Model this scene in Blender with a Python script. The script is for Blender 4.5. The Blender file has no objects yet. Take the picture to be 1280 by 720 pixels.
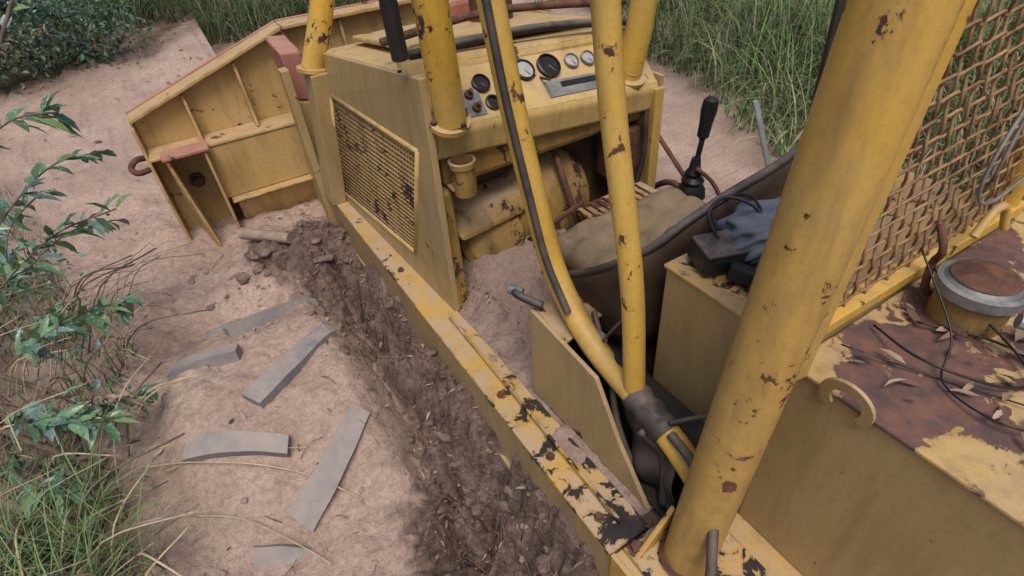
import bpy, math, random, bmesh
import numpy as np
from mathutils import Vector, Matrix
random.seed(7); rng=np.random.default_rng(7)
S=bpy.context.scene
col=S.collection
# ------------------------------------------------------------------ noise
class VN:
    def __init__(s,seed):
        s.t=np.random.default_rng(seed).random((256,256))
    def n(s,x,y):
        xi=np.floor(x).astype(int); yi=np.floor(y).astype(int)
        fx=x-xi; fy=y-yi
        fx=fx*fx*(3-2*fx); fy=fy*fy*(3-2*fy)
        a=s.t[xi%256,yi%256]; b=s.t[(xi+1)%256,yi%256]
        c=s.t[xi%256,(yi+1)%256]; d=s.t[(xi+1)%256,(yi+1)%256]
        return (a*(1-fx)+b*fx)*(1-fy)+(c*(1-fx)+d*fx)*fy
    def fbm(s,x,y,o=4,g=.5):
        v=0;a=1;t=0
        for i in range(o):
            xr=x*.8+y*.6; yr=y*.8-x*.6
            v=v+a*s.n(xr*2**i+i*17.3,yr*2**i+i*9.1); t+=a; a*=g
            x,y=xr,yr
        return v/t-.5
N1=VN(1);N2=VN(2);N3=VN(3)
def ss(a,b,x):
    t=np.clip((x-a)/(b-a),0,1); return t*t*(3-2*t)
# ------------------------------------------------------------------ node helpers
def newmat(name):
    m=bpy.data.materials.new(name); m.use_nodes=True
    nt=m.node_tree; nt.nodes.clear()
    out=nt.nodes.new('ShaderNodeOutputMaterial'); b=nt.nodes.new('ShaderNodeBsdfPrincipled')
    nt.links.new(b.outputs[0],out.inputs[0])
    return m,nt,b
def nd(nt,t,**k):
    n=nt.nodes.new(t)
    for a,v in k.items(): setattr(n,a,v)
    return n
def lk(nt,a,b): nt.links.new(a,b)
def noise(nt,co,scale,detail=4,rough=.55,dist=0):
    n=nd(nt,'ShaderNodeTexNoise'); n.inputs['Scale'].default_value=scale; n.inputs['Detail'].default_value=detail
    n.inputs['Roughness'].default_value=rough; n.inputs['Distortion'].default_value=dist
    lk(nt,co,n.inputs['Vector']); return n.outputs[0]
def ramp(nt,f,a,b,lo=0,hi=1):
    n=nd(nt,'ShaderNodeMapRange'); n.inputs[1].default_value=a; n.inputs[2].default_value=b
    n.inputs[3].default_value=lo; n.inputs[4].default_value=hi; n.clamp=True
    lk(nt,f,n.inputs[0]); return n.outputs[0]
def mix(nt,f,a,b):
    n=nd(nt,'ShaderNodeMix',data_type='RGBA')
    if isinstance(f,(int,float)): n.inputs[0].default_value=f
    else: lk(nt,f,n.inputs[0])
    for i,v in ((6,a),(7,b)):
        if isinstance(v,tuple): n.inputs[i].default_value=(*v,1)
        else: lk(nt,v,n.inputs[i])
    return n.outputs[2]
def mth(nt,op,a,b=None):
    n=nd(nt,'ShaderNodeMath',operation=op)
    for i,v in enumerate((a,b)):
        if v is None: continue
        if isinstance(v,(int,float)): n.inputs[i].default_value=v
        else: lk(nt,v,n.inputs[i])
    return n.outputs[0]
def bump(nt,h,st,d,b):
    n=nd(nt,'ShaderNodeBump'); n.inputs['Strength'].default_value=st; n.inputs['Distance'].default_value=d
    lk(nt,h,n.inputs['Height']); lk(nt,n.outputs[0],b.inputs['Normal'])
def coord(nt,scale=(1,1,1)):
    t=nd(nt,'ShaderNodeTexCoord'); m=nd(nt,'ShaderNodeMapping'); m.inputs['Scale'].default_value=scale
    lk(nt,t.outputs['Object'],m.inputs[0]); return m.outputs[0]
SAND=(.46,.34,.275)
def paint(name,base,faded,chip=.60,rust=(.10,.045,.025),dark=(.035,.025,.02),dust=.6,spots=0.,edge=0,rough=.45,fadeamt=.5,dustcol=(.42,.31,.21),cs=17,grime=.35,yzone=None,zzone=None,grimecol=(.13,.085,.045),vs=.18):
    m,nt,b=newmat(name); co=coord(nt); cz=coord(nt,(1,1,vs))
    f=ramp(nt,noise(nt,co,3.5,4,.6),.35,.68)
    c=mix(nt,mth(nt,'MULTIPLY',f,fadeamt),base,faded)
    f=ramp(nt,noise(nt,cz,16,5,.68),.46,.78,0,grime)
    c=mix(nt,f,c,grimecol)
    f=ramp(nt,noise(nt,co,75,3,.7),.5,.68,0,.3)
    c=mix(nt,f,c,tuple(x*.55 for x in base))
    if yzone or zzone:
        tc=nd(nt,'ShaderNodeSeparateXYZ'); lk(nt,co,tc.inputs[0])
    if zzone:
        f=mth(nt,'MULTIPLY',ramp(nt,tc.outputs[2],zzone[0],zzone[1],1,0),ramp(nt,noise(nt,co,11,6,.7),.34,.6,.25,1))
        c=mix(nt,mth(nt,'MULTIPLY',f,zzone[2]),c,grimecol)
    g=nd(nt,'ShaderNodeNewGeometry'); sx=nd(nt,'ShaderNodeSeparateXYZ'); lk(nt,g.outputs['Normal'],sx.inputs[0])
    up=ramp(nt,sx.outputs[2],.2,.95)
    dn=ramp(nt,noise(nt,co,8,6,.68),.34,.60)
    d=mth(nt,'MULTIPLY',mth(nt,'MULTIPLY',up,dn),dust)
    c=mix(nt,d,c,dustcol)
    big=ramp(nt,noise(nt,co,4.2,2,.5),.4,.7,-.09,.07)
    if yzone:
        big=mth(nt,'ADD',big,ramp(nt,tc.outputs[1],yzone[0],yzone[1],yzone[2],0))
    ch=mth(nt,'ADD',noise(nt,co,cs,7,.66,.4),big)
    mk=ramp(nt,ch,chip,chip+.015)
    halo=ramp(nt,ch,chip-.04,chip+.01,0,.6)
    c=mix(nt,halo,c,tuple(x*.4+y*.6 for x,y in zip(base,rust)))
    rc=mix(nt,ramp(nt,noise(nt,co,23,4,.7),.38,.62),rust,dark)
    if edge>0:
        bv=nd(nt,'ShaderNodeBevel',samples=2); bv.inputs['Radius'].default_value=.007
        dt=nd(nt,'ShaderNodeVectorMath',operation='DOT_PRODUCT'); lk(nt,bv.outputs[0],dt.inputs[0]); lk(nt,g.outputs['Normal'],dt.inputs[1])
        e=ramp(nt,dt.outputs['Value'],.99,.86)
        e=mth(nt,'MULTIPLY',e,ramp(nt,noise(nt,co,14,5,.7),.46,.56,0,edge*1.4))
        mk=mth(nt,'MAXIMUM',mk,mth(nt,'MINIMUM',e,1.))
    if spots>0:
        v=nd(nt,'ShaderNodeTexVoronoi'); v.inputs['Scale'].default_value=34; lk(nt,co,v.inputs['Vector'])
        thr=ramp(nt,noise(nt,co,5,3),.5,.75,0.0,spots)
        s_=mth(nt,'LESS_THAN',v.outputs['Distance'],thr)
        mk=mth(nt,'MAXIMUM',mk,s_)
    c=mix(nt,mk,c,rc)
    lk(nt,c,b.inputs['Base Color'])
    r=mth(nt,'ADD',mth(nt,'MULTIPLY',mth(nt,'MAXIMUM',mk,d),.35),ramp(nt,noise(nt,co,12,3),.3,.7,rough-.08,rough+.15))
    lk(nt,r,b.inputs['Roughness'])
    h=mth(nt,'SUBTRACT',mth(nt,'MULTIPLY',noise(nt,co,90,3,.7),.3),mk)
    bump(nt,h,.45,.0025,b)
    b.inputs['Specular IOR Level'].default_value=.35
    return m
def simple(name,c,c2=None,scale=12,rough=.7,bs=.3,metal=0,dust=0,dd=.003,spec=.35,dc=None):
    m,nt,b=newmat(name); co=coord(nt)
    c2=c2 or tuple(x*.6 for x in c)
    cc=mix(nt,ramp(nt,noise(nt,co,scale,5,.62),.36,.64),c,c2)
    if dust>0:
        g=nd(nt,'ShaderNodeNewGeometry'); sx=nd(nt,'ShaderNodeSeparateXYZ'); lk(nt,g.outputs['Normal'],sx.inputs[0])
        up=ramp(nt,sx.outputs[2],-.1,.9)
        d=mth(nt,'MULTIPLY',mth(nt,'MULTIPLY',up,ramp(nt,noise(nt,co,11,5,.7),.32,.58)),dust)
        cc=mix(nt,d,cc,dc or SAND)
    lk(nt,cc,b.inputs['Base Color']); b.inputs['Roughness'].default_value=rough; b.inputs['Metallic'].default_value=metal
    b.inputs['Specular IOR Level'].default_value=spec
    bump(nt,noise(nt,co,scale*5,4,.65),bs,dd,b)
    return m
def vcol(name,rough=.55,trans=.0,spec=.3,speck=0):
    m,nt,b=newmat(name); a=nd(nt,'ShaderNodeAttribute'); a.attribute_name='Col'
    c=a.outputs['Color']
    if speck:
        co=coord(nt); f=ramp(nt,noise(nt,co,110,2,.6),.58,.64,0,speck); c=mix(nt,f,c,(.38,.45,.46))
    lk(nt,c,b.inputs['Base Color']); b.inputs['Roughness'].default_value=rough
    b.inputs['Specular IOR Level'].default_value=spec
    if trans:
        out=[n for n in nt.nodes if n.type=='OUTPUT_MATERIAL'][0]
        t=nd(nt,'ShaderNodeBsdfTranslucent'); lk(nt,c,t.inputs[0]); ms=nd(nt,'ShaderNodeMixShader'); ms.inputs[0].default_value=trans
        lk(nt,b.outputs[0],ms.inputs[1]); lk(nt,t.outputs[0],ms.inputs[2]); lk(nt,ms.outputs[0],out.inputs[0])
    return m
M_tube=paint('yellow_tube_paint',(.63,.37,.045),(.54,.36,.11),chip=.605,rust=(.12,.05,.026),dust=.3,fadeamt=.8,rough=.36,cs=24,spots=.09,grime=.6,grimecol=(.24,.145,.06))
M_post=paint('worn_post_paint',(.58,.345,.065),(.50,.33,.115),chip=.60,rust=(.13,.055,.03),dust=.3,fadeamt=.9,rough=.38,cs=21,spots=.10,grime=.85,grimecol=(.22,.13,.06),zzone=(.25,1.25,.75))
M_yel=paint('yellow_body_paint',(.55,.335,.07),(.46,.31,.12),chip=.62,dust=.8,grime=.7)
M_grimy=paint('grimy_yellow_paint',(.34,.20,.045),(.27,.18,.08),chip=.56,rust=(.09,.045,.025),dust=.9,grime=.9,grimecol=(.06,.035,.02),rough=.6)
M_kh=paint('dusty_khaki_paint',(.38,.26,.11),(.42,.30,.15),chip=.70,dust=.6,spots=.10,rough=.42,fadeamt=.8,grime=.6,grimecol=(.19,.13,.065))
M_hood=paint('hood_cream_paint',(.55,.365,.11),(.58,.41,.18),chip=.65,dust=.5,edge=.8,fadeamt=.8,grime=.65,grimecol=(.2,.125,.06))
M_blade=paint('blade_paint',(.48,.31,.11),(.53,.37,.18),chip=.66,rust=(.20,.075,.045),dark=(.13,.045,.03),dust=.5,edge=1.,fadeamt=.8,grime=.7,grimecol=(.2,.12,.06))
M_red=paint('faded_red_paint',(.38,.14,.10),(.50,.28,.22),chip=.62,rust=(.15,.06,.04),dust=.4)
M_deck=paint('rusted_deck_paint',(.50,.33,.11),(.42,.30,.15),chip=.435,rust=(.17,.085,.06),dark=(.085,.055,.055),dust=.5,rough=.42,cs=9,grime=.8)
M_rail=paint('rail_paint',(.54,.32,.05),(.42,.30,.14),chip=.63,rust=(.04,.03,.028),dark=(.018,.018,.018),dust=1.,edge=.8,yzone=(.62,1.2,.17),grime=.6,grimecol=(.22,.11,.04))
M_rust=simple('rusty_steel',(.16,.07,.04),(.07,.035,.025),30,.8,.5)
M_mesh=simple('rusty_guard_wire',(.19,.09,.05),(.36,.22,.10),22,.7,.3)
M_black=simple('black_rubber',(.018,.018,.018),(.035,.03,.028),15,.55,.2,dust=.3)
M_blackc=simple('black_plastic',(.012,.012,.013),(.02,.02,.022),20,.35,.1)
M_seatd=simple('dark_seat_shell',(.05,.032,.023),(.085,.056,.037),9,.6,.4)
M_seatk=simple('dusty_seat_vinyl',(.22,.155,.08),(.12,.085,.045),8,.75,.6,dust=.45,dc=(.33,.245,.17))
M_grey=simple('grey_metal',(.30,.30,.29),(.14,.14,.135),18,.5,.2,metal=.3)
M_dial=simple('dial_face',(.42,.42,.40),(.3,.3,.29),30,.2,.02)
M_dark=simple('grimy_interior',(.06,.038,.022),(.14,.085,.042),10,.8,.5,dust=.6,dc=(.26,.185,.14))
M_void=simple('painted_void_shade',(.015,.013,.012),(.03,.025,.02),12,.7,.4)  # near-black base colour paints the gap's shade onto the cavity wall and floor
M_bag=simple('grey_cloth',(.17,.19,.23),(.11,.13,.17),20,.85,.5)
M_blue=simple('blue_plastic',(.02,.08,.30),(.02,.05,.2),20,.4,.1)
M_tyre=simple('dusty_tyre_rubber',(.17,.175,.19),(.27,.25,.235),9,.8,.6,dust=.4,dd=.005)
M_wood=simple('pale_wood',(.36,.27,.21),(.24,.17,.13),20,.85,.5)
M_bark=simple('brown_stem',(.20,.15,.105),(.10,.07,.05),30,.85,.5)
M_leaf=vcol('glossy_leaf',.3,.15,.5,.6)
M_veg=vcol('foliage',.6,.3,.2)
M_dry=vcol('dry_litter',.85,.05,.1)
# ------------------------------------------------------------------ mesh helpers
def mk(name,V,F,mat=None,parent=None,smooth=False,bev=0,segs=2,cols=None):
    me=bpy.data.meshes.new(name)
    if isinstance(F,np.ndarray):
        n=len(V);m_,k=F.shape
        me.vertices.add(n); me.vertices.foreach_set('co',np.asarray(V,dtype=np.float32).ravel())
        me.loops.add(m_*k); me.loops.foreach_set('vertex_index',F.astype(np.int32).ravel())
        me.polygons.add(m_); me.polygons.foreach_set('loop_start',np.arange(0,m_*k,k,dtype=np.int32))
        me.update(calc_edges=True)
    else:
        me.from_pydata([tuple(v) for v in V],[],F); me.update()
    if cols is not None:
        a=me.color_attributes.new('Col','FLOAT_COLOR','POINT')
        c=np.ones((len(V),4),dtype=np.float32); c[:,:3]=cols; a.data.foreach_set('color',c.ravel())
    if smooth: me.polygons.foreach_set('use_smooth',np.ones(len(me.polygons),dtype=bool))
    o=bpy.data.objects.new(name,me); col.objects.link(o)
    if mat: me.materials.append(mat)
    if parent: o.parent=parent
    if bev:
        b=o.modifiers.new('b','BEVEL'); b.width=bev; b.segments=segs; b.limit_method='ANGLE'
    return o
def empty(name):
    e=bpy.data.objects.new(name,None); col.objects.link(e); e.empty_display_size=.2; return e
def fixn(V,F):
    c=sum((Vector(v) for v in V),Vector())/len(V); R=[]
    for f in F:
        p=[Vector(V[i]) for i in f]; n=(p[1]-p[0]).cross(p[2]-p[0]); m_=sum(p,Vector())/len(p)
        R.append(tuple(f) if n.dot(m_-c)>=0 else tuple(reversed(f)))
    return R
def hexa(name,P,mat,par,bev=.004):
    F=[(0,1,2,3),(4,5,6,7),(0,1,5,4),(1,2,6,5),(2,3,7,6),(3,0,4,7)]
    return mk(name,P,fixn(P,F),mat,par,bev=bev)
def box(name,a,b,mat,par,bev=.004):
    x0,y0,z0=a;x1,y1,z1=b
    return hexa(name,[(x0,y0,z0),(x1,y0,z0),(x1,y1,z0),(x0,y1,z0),(x0,y0,z1),(x1,y0,z1),(x1,y1,z1),(x0,y1,z1)],mat,par,bev)
def obox(name,c,size,rot,mat,par,bev=.003):
    M=Matrix.Translation(c)@(Matrix.Rotation(rot[2],4,'Z')@Matrix.Rotation(rot[1],4,'Y')@Matrix.Rotation(rot[0],4,'X'))
    P=[M@Vector((sx*size[0]/2,sy*size[1]/2,sz*size[2]/2)) for sz in(-1,1) for sx,sy in((-1,-1),(1,-1),(1,1),(-1,1))]
    return hexa(name,P,mat,par,bev)
def prism(name,poly,off,mat,par,bev=.003):
    n=len(poly); off=Vector(off); P=[Vector(p) for p in poly]; nrm=Vector()
    for i in range(n): nrm+=P[i].cross(P[(i+1)%n])
    if nrm.dot(off)>0: P=P[::-1]
    V=P+[p+off for p in P]
    F=[tuple(range(n)),tuple(range(2*n-1,n-1,-1))]+[(i,n+i,n+(i+1)%n,(i+1)%n) for i in range(n)]
    return mk(name,V,F,mat,par,bev=bev)
def cat(pts,n=8):
    P=[Vector(p) for p in pts]
    if len(P)<3: return P
    Q=[P[0]*2-P[1]]+P+[P[-1]*2-P[-2]]; R=[]
    for i in range(1,len(Q)-2):
        a,b,c,d=Q[i-1:i+3]
        for k in range(n):
            t=k/n; R.append(.5*((2*b)+(c-a)*t+(2*a-5*b+4*c-d)*t*t+(3*b-a-3*c+d)*t**3))
    R.append(P[-1]); return R
def tubeVF(pts,rad,seg=16,sm=8,caps=True):
    P=cat(pts,sm); n=len(P); V=[];F=[]
    t=(P[1]-P[0]).normalized(); u=t.orthogonal().normalized()
    for i,p in enumerate(P):
        tt=((P[min(i+1,n-1)]-P[max(i-1,0)])).normalized()
        u=(u-tt*u.dot(tt)).normalized(); w=tt.cross(u)
        r=rad(i/(n-1)) if callable(rad) else rad
        for k in range(seg):
            a=2*math.pi*k/seg; V.append(p+u*math.cos(a)*r+w*math.sin(a)*r)
    for i in range(n-1):
        for k in range(seg):
            F.append((i*seg+k,i*seg+(k+1)%seg,(i+1)*seg+(k+1)%seg,(i+1)*seg+k))
    if caps: F.append(tuple(range(seg-1,-1,-1))); F.append(tuple((n-1)*seg+k for k in range(seg)))
    return V,F
def tube(name,pts,rad,mat,par,seg=16,sm=8):
    V,F=tubeVF(pts,rad,seg,sm); o=mk(name,V,F,mat,par,smooth=True)
    e=o.modifiers.new('e','EDGE_SPLIT'); e.split_angle=math.radians(50); return o
def tubes(name,L,mat,par,seg=6,sm=4):
    VV=[];FF=[]
    for pts,r in L:
        V,F=tubeVF(pts,r,seg,sm); o=len(VV); VV+=V; FF+=[tuple(i+o for i in f) for f in F]
    return mk(name,VV,FF,mat,par,smooth=True)
def lathe(name,prof,c,axis,mat,par,seg=32,smooth=True):
    ax=Vector(axis).normalized(); u=ax.orthogonal().normalized(); w=ax.cross(u); c=Vector(c); V=[];F=[]
    for r,h in prof:
        for k in range(seg):
            a=2*math.pi*k/seg; V.append(c+ax*h+(u*math.cos(a)+w*math.sin(a))*r)
    for i in range(len(prof)-1):
        for k in range(seg): F.append((i*seg+k,i*seg+(k+1)%seg,(i+1)*seg+(k+1)%seg,(i+1)*seg+k))
    F.append(tuple(range(seg-1,-1,-1))); F.append(tuple((len(prof)-1)*seg+k for k in range(seg)))
    o=mk(name,V,F,mat,par,smooth=smooth); e=o.modifiers.new('e','EDGE_SPLIT'); e.split_angle=math.radians(35); return o
def bolts(name,L,ax,mat,par,r=.011,h=.012):
    VV=[];FF=[]
    ax=Vector(ax).normalized(); u=ax.orthogonal().normalized(); w=ax.cross(u)
    for c in L:
        c=Vector(c);a0=random.random()
        for (rr,hh,sg) in((r*1.5,.003,6),(r,h,6)):
            o=len(VV)
            for z in(0,hh):
                for k in range(sg):
                    a=a0+2*math.pi*k/sg; VV.append(c+ax*z+(u*math.cos(a)+w*math.sin(a))*rr)
            FF.append(tuple(o+sg+k for k in range(sg)))
            for k in range(sg): FF.append((o+k,o+(k+1)%sg,o+sg+(k+1)%sg,o+sg+k))
    return mk(name,VV,FF,mat,par)
# ------------------------------------------------------------------ ground
TY,TZ,TR=1.65,-.75,.85
def axis(lo,hi,step,far):
    a=list(np.arange(lo,hi,step)); s=step; x=a[-1]
    while x<far: s*=1.12; x+=s; a.append(x)
    s=step; x=lo; L=[]
    while x>-far: s*=1.12; x-=s; L.append(x)
    return np.array(L[::-1]+a)
def billow(N,x,y): return np.abs(2*N.fbm(x,y,2))*2
def G(x,y,detail=True):
    z=-.13+.13*ss(1.9,2.9,y)+.11*np.clip(y-3.3,0,5)
    z=z-.10*ss(1.6,2.4,x)*(1-ss(3.2,5,y))
    bx=.62+.32*np.clip(y-2.1,0,6)
    z=z+.28*np.clip(-x-bx,0,3)*(1-ss(3.5,6,y)*.6)
    z=z+.38*np.clip(x-3.3-.25*np.clip(y-2,0,3),0,4)
    z=z+.35*np.clip(y-8,0,6)*.5
    near=(np.hypot(x,y-2)<7)
    z=z+.09*N1.fbm(x*1.3+3,y*1.3,3)*ss(-30,-3,-np.hypot(x,y))+.08*N2.fbm(x*4,y*4,4,.6)
    z=z+.06*N3.fbm(x*7+1,y*7,4,.6)*ss(2.0,2.6,y)*near
    z=z+.145*np.exp(-((x+.58)/.17)**2)*ss(.3,.8,y)*(1-ss(2.2,2.8,y))*(1-.35*np.abs(y-1.6))
    tr=ss(.12,.24,x)*(1-ss(1.9,2.3,y))*(1-ss(1.45,1.6,x))
    clod=N3.fbm(x*6.5,y*6.5,5,.62)
    z=z-.08*tr+.30*tr*ss(.20,.44,x+.22*clod)
    damp=np.clip(ss(.06,.13,x+.42*clod)*(1-ss(.6,1.8,x-1))*(1-ss(2.2,2.6,y+.6*clod)),0,1)
    pile=np.exp(-(((x-.16)/.25)**2+((y-2.36)/.26)**2))
    z=z+.17*pile
    damp=np.maximum(damp,ss(.42,.78,pile+.9*clod))
    lump=np.clip(damp+.5*pile,0,1)
    z=z+lump*(.20*clod+.085*(.45-billow(N1,x*6+2+.6*clod,y*6))-.030*billow(N2,x*15,y*15+7)+.026*N1.fbm(x*34,y*34,3,.6))
    z=np.where(x>.36,np.minimum(z,.10+.05*N2.fbm(x*9,y*9,2)),z)
    z=np.where((x>.44)&(x<1.5)&(y<2.5)&(y>-2),np.minimum(z,-.15),z)
    inside=np.clip(TR**2-(y-TY)**2,0.0001,None)
    sh=np.clip((np.abs(x+.155)-.22)/.11,0,2.4)
    tz=TZ+np.sqrt(inside)-.024-np.where(x<-.155,.055,.085)*sh**2+.055*N2.fbm(x*6+5,y*6,4,.6)
    tz=np.where(np.abs(y-TY)<.8,tz,-5)
    k=.07; h=np.clip(.5+.5*(tz-z)/k,0,1); on=(np.abs(x+.155)<.47)
    zt=z*(1-h)+tz*h+k*h*(1-h)*.6; z=np.where(on,zt,z)
    m_=np.where(on,h,0)
    if detail: z=z+(.026*N2.fbm(x*18,y*18,4,.65)+.012*N1.fbm(x*50,y*50,2))*near
    return z,damp*(1-m_),m_
gx=axis(-1.3,.75,.0095,160); gy=axis(.3,3.4,.0095,160)
X,Y=np.meshgrid(gx,gy,indexing='ij'); Z,D,T=G(X,Y)
nx,ny=X.shape; idx=np.arange(nx*ny).reshape(nx,ny)
F=np.stack([idx[:-1,:-1],idx[1:,:-1],idx[1:,1:],idx[:-1,1:]],-1).reshape(-1,4)
V=np.stack([X,Y,Z],-1).reshape(-1,3)
veg=np.clip(ss(.78,1.1,-X-.30*np.clip(Y-2.1,0,6)+.35*N1.fbm(X*5,Y*5,3))+ss(2.9,3.5,X-.2*np.clip(Y-2,0,3)+.6*N1.fbm(X*3,Y*3,3))+ss(5.5,6.3,Y+.8*N1.fbm(X*2,Y*2,3)-.45*np.clip(X+.2,-.8,2)),0,1)
cols=np.stack([D,T,veg],-1).reshape(-1,3)
m,nt,b=newmat('sandy_soil'); co=coord(nt)
a=nd(nt,'ShaderNodeAttribute'); a.attribute_name='Col'; sp=nd(nt,'ShaderNodeSeparateColor'); lk(nt,a.outputs['Color'],sp.inputs[0])
c=mix(nt,ramp(nt,noise(nt,co,2.5,5,.6),.35,.65),(.55,.41,.335),(.41,.29,.235))
c=mix(nt,ramp(nt,noise(nt,co,8,5,.7),.5,.66,0,.5),c,(.28,.19,.15))
c=mix(nt,ramp(nt,noise(nt,co,60,5,.75),.44,.62,0,.55),c,(.24,.165,.13))
c=mix(nt,ramp(nt,noise(nt,co,330,2,.6),.55,.72,0,.6),c,(.70,.58,.50))
dmp=mth(nt,'MULTIPLY',sp.outputs[0],ramp(nt,noise(nt,co,14,5,.7),.30,.55,.55,1))
dc=mix(nt,ramp(nt,noise(nt,co,40,6,.75),.4,.62),(.085,.056,.045),(.20,.138,.112))
g=nd(nt,'ShaderNodeNewGeometry'); sx=nd(nt,'ShaderNodeSeparateXYZ'); lk(nt,g.outputs['Normal'],sx.inputs[0])
dc=mix(nt,mth(nt,'MULTIPLY',ramp(nt,sx.outputs[2],.75,1.),ramp(nt,noise(nt,co,9,5,.7),.45,.62,0,.5)),dc,(.34,.245,.20))
c=mix(nt,dmp,c,dc)
vc=mix(nt,ramp(nt,noise(nt,co,9,5,.7),.4,.6),(.15,.11,.075),(.06,.05,.03))
c=mix(nt,mth(nt,'MULTIPLY',sp.outputs[2],ramp(nt,noise(nt,co,6,4),.3,.5,.5,.95)),c,vc)
lk(nt,c,b.inputs['Base Color']); b.inputs['Roughness'].default_value=.95; b.inputs['Specular IOR Level'].default_value=.12
hh=mth(nt,'ADD',mth(nt,'MULTIPLY',noise(nt,co,220,2,.7),.3),noise(nt,co,38,7,.72))
bump(nt,hh,.85,.017,b)
M_soil=m
mk('ground',V,F,m,None,smooth=True,cols=cols)
def gz(x,y): return float(G(np.array([x]),np.array([y]))[0][0])
# ------------------------------------------------------------------ loader
L=empty('wheel_loader')
TX=-.155
prof=[]
for i in range(25):
    s=-1+2*i/24; x=TX+s*.33; drop=.035*s*s+.09*max(0,(abs(s)-.78)/.22)**2
    prof.append((x,TR-.08-drop))
ns=72
pr=[(TX-.30,.45),(TX-.34,.62)]+prof+[(TX+.34,.62),(TX+.30,.45)]
def carc(name,tx,dz_):
    V=[];F=[];n=len(pr)
    for k in range(ns):
        a_=2*math.pi*k/ns
        for x,r in pr: V.append((x-TX+tx,TY+r*math.cos(a_),TZ+dz_+r*math.sin(a_)))
    for k in range(ns):
        for i in range(n-1): F.append((k*n+i,k*n+i+1,((k+1)%ns)*n+i+1,((k+1)%ns)*n+i))
    mk(name,V,F,M_tyre,L,smooth=True)
carc('tyre_carcass',TX,0); carc('tyre_carcass_far',1.98,-.22)
def lug(p0,p1,w,wig=0,hi=0):
    V=[];F=[];n=17
    d=np.array(p1)-np.array(p0); ln=np.hypot(*d); d/=ln; q=np.array([-d[1],d[0]])
    for i in range(n):
        t=i/(n-1); c=np.array(p0)+d*ln*t+q*math.sin(t*math.pi)*wig
        ww=w*(.5+.012*math.sin(t*15+p1[1]*9))*(.88+.24*t)
        ends=1
        for s,top in((-1.12,0),(-1,1),(1,1),(1.12,0)):
            P=c+q*ww*s; x,y=P; r=TR+.012+hi-.035*((x-TX)/.33)**2-.05*max(0,(abs(x-TX)-.26)/.07)**2
            if not top: r-=.07
            yy=max(-.8,min(.8,(y-TY))); V.append((x,TY+r*yy/TR,TZ+r*math.sqrt(max(0,1-(yy/TR)**2))))
    for i in range(n-1):
        for j in range(3): F.append((i*4+j,i*4+j+1,i*4+5+j,i*4+4+j))
    F.append((0,1,2,3)); k=(n-1)*4; F.append((k+3,k+2,k+1,k))
    return V,F
LG=[((.135,2.10),(-.22,1.985),.060,.006),((.125,1.71),(-.20,1.50),.072,0),((.10,1.31),(-.20,1.11),.072,0),((.150,1.03),(.03,.93),.070,.02),((.12,.72),(-.2,.56),.08,0),
    ((-.19,1.765),(-.43,1.85),.055,.006),((-.145,1.30),(-.42,1.44),.060,.008),((-.12,.965),(-.35,1.08),.060,.006),((-.17,2.06),(-.30,2.09),.045,.004)]
VV=[];FF=[]
for i,(p0,p1,w_,hi) in enumerate(LG):
    V,F=lug(p0,p1,w_,.012 if i<5 else -.010,hi); o=len(VV); VV+=V; FF+=[tuple(i_+o for i_ in f) for f in F]
mk('tyre_lugs',VV,FF,M_tyre,L,bev=.005)
lathe('wheel_rim',[(.44,-.2),(.46,-.2),(.42,0),(.44,.2),(.40,.2),(.2,.12),(.12,.16),(.0,.16)],(TX,TY,TZ),(1,0,0),M_yel,L)
# --- frame rail
hexa('frame_rail_ledge',[(.41,.42,.185),(.53,.42,.185),(.50,2.55,.185),(.40,2.55,.185),(.41,.42,.2),(.53,.42,.2),(.50,2.55,.2),(.40,2.55,.2)],M_rail,L,.003)
hexa('frame_rail_web',[(.413,.42,-.02),(.43,.42,-.02),(.42,2.5,-.02),(.403,2.5,-.02),(.413,.42,.184),(.43,.42,.184),(.42,2.5,.184),(.403,2.5,.184)],M_kh,L,.003)
hexa('frame_rail_rib',[(.47,.46,.201),(.478,.46,.201),(.478,1.34,.201),(.47,1.34,.201),(.47,.46,.222),(.478,.46,.222),(.478,1.34,.215),(.47,1.34,.215)],M_rail,L,.002)
box('frame_rail_lower_flange',(.40,.42,-.05),(.53,2.5,-.022),M_kh,L)
prism('rail_rear_gusset',[(.408,.415,.21),(.408,.415,-.03),(.418,-.1,-.05),(.418,-.1,.21)],(.012,0,0),M_yel,L)
box('rear_step_plate',(.42,-.6,.185),(.72,.415,.2),M_yel,L)
box('frame_rail_right',(1.42,-.6,-.05),(1.5,2.5,.2),M_rail,L)
bolts('rail_bolts',[(.445,y,.201) for y in(.5,.7,.95,1.7)],(0,0,1),M_rust,L,.009)
box('belly_pan',(.432,.42,.06),(1.418,2.3,.1),M_dark,L)
box('cab_floor',(.535,.4,.13),(1.415,1.62,.17),M_dark,L)
fx,fy=np.meshgrid(np.linspace(.484,1.0,130),np.linspace(.45,1.555,260),indexing='ij')
fz=.200+.022*ss(.53,.7,fx)+.13*ss(1.08,1.5,fy)*ss(.55,.66,fx)+.055*N1.fbm(fx*9,fy*9,4,.6)+.018*N2.fbm(fx*36,fy*36,3)
fz=np.where(fx<.54,np.minimum(fz,.194+.045*(N1.fbm(fx*14,fy*14,3)+.25)*ss(.45,.9,fy)),fz)
i_=np.arange(fx.size).reshape(fx.shape); ff=np.stack([i_[:-1,:-1],i_[1:,:-1],i_[1:,1:],i_[:-1,1:]],-1).reshape(-1,4)
mk('floor_sand',np.stack([fx,fy,fz],-1).reshape(-1,3),ff,M_soil,L,smooth=True,cols=np.tile([.3,0,0],(fx.size,1)))
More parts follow.
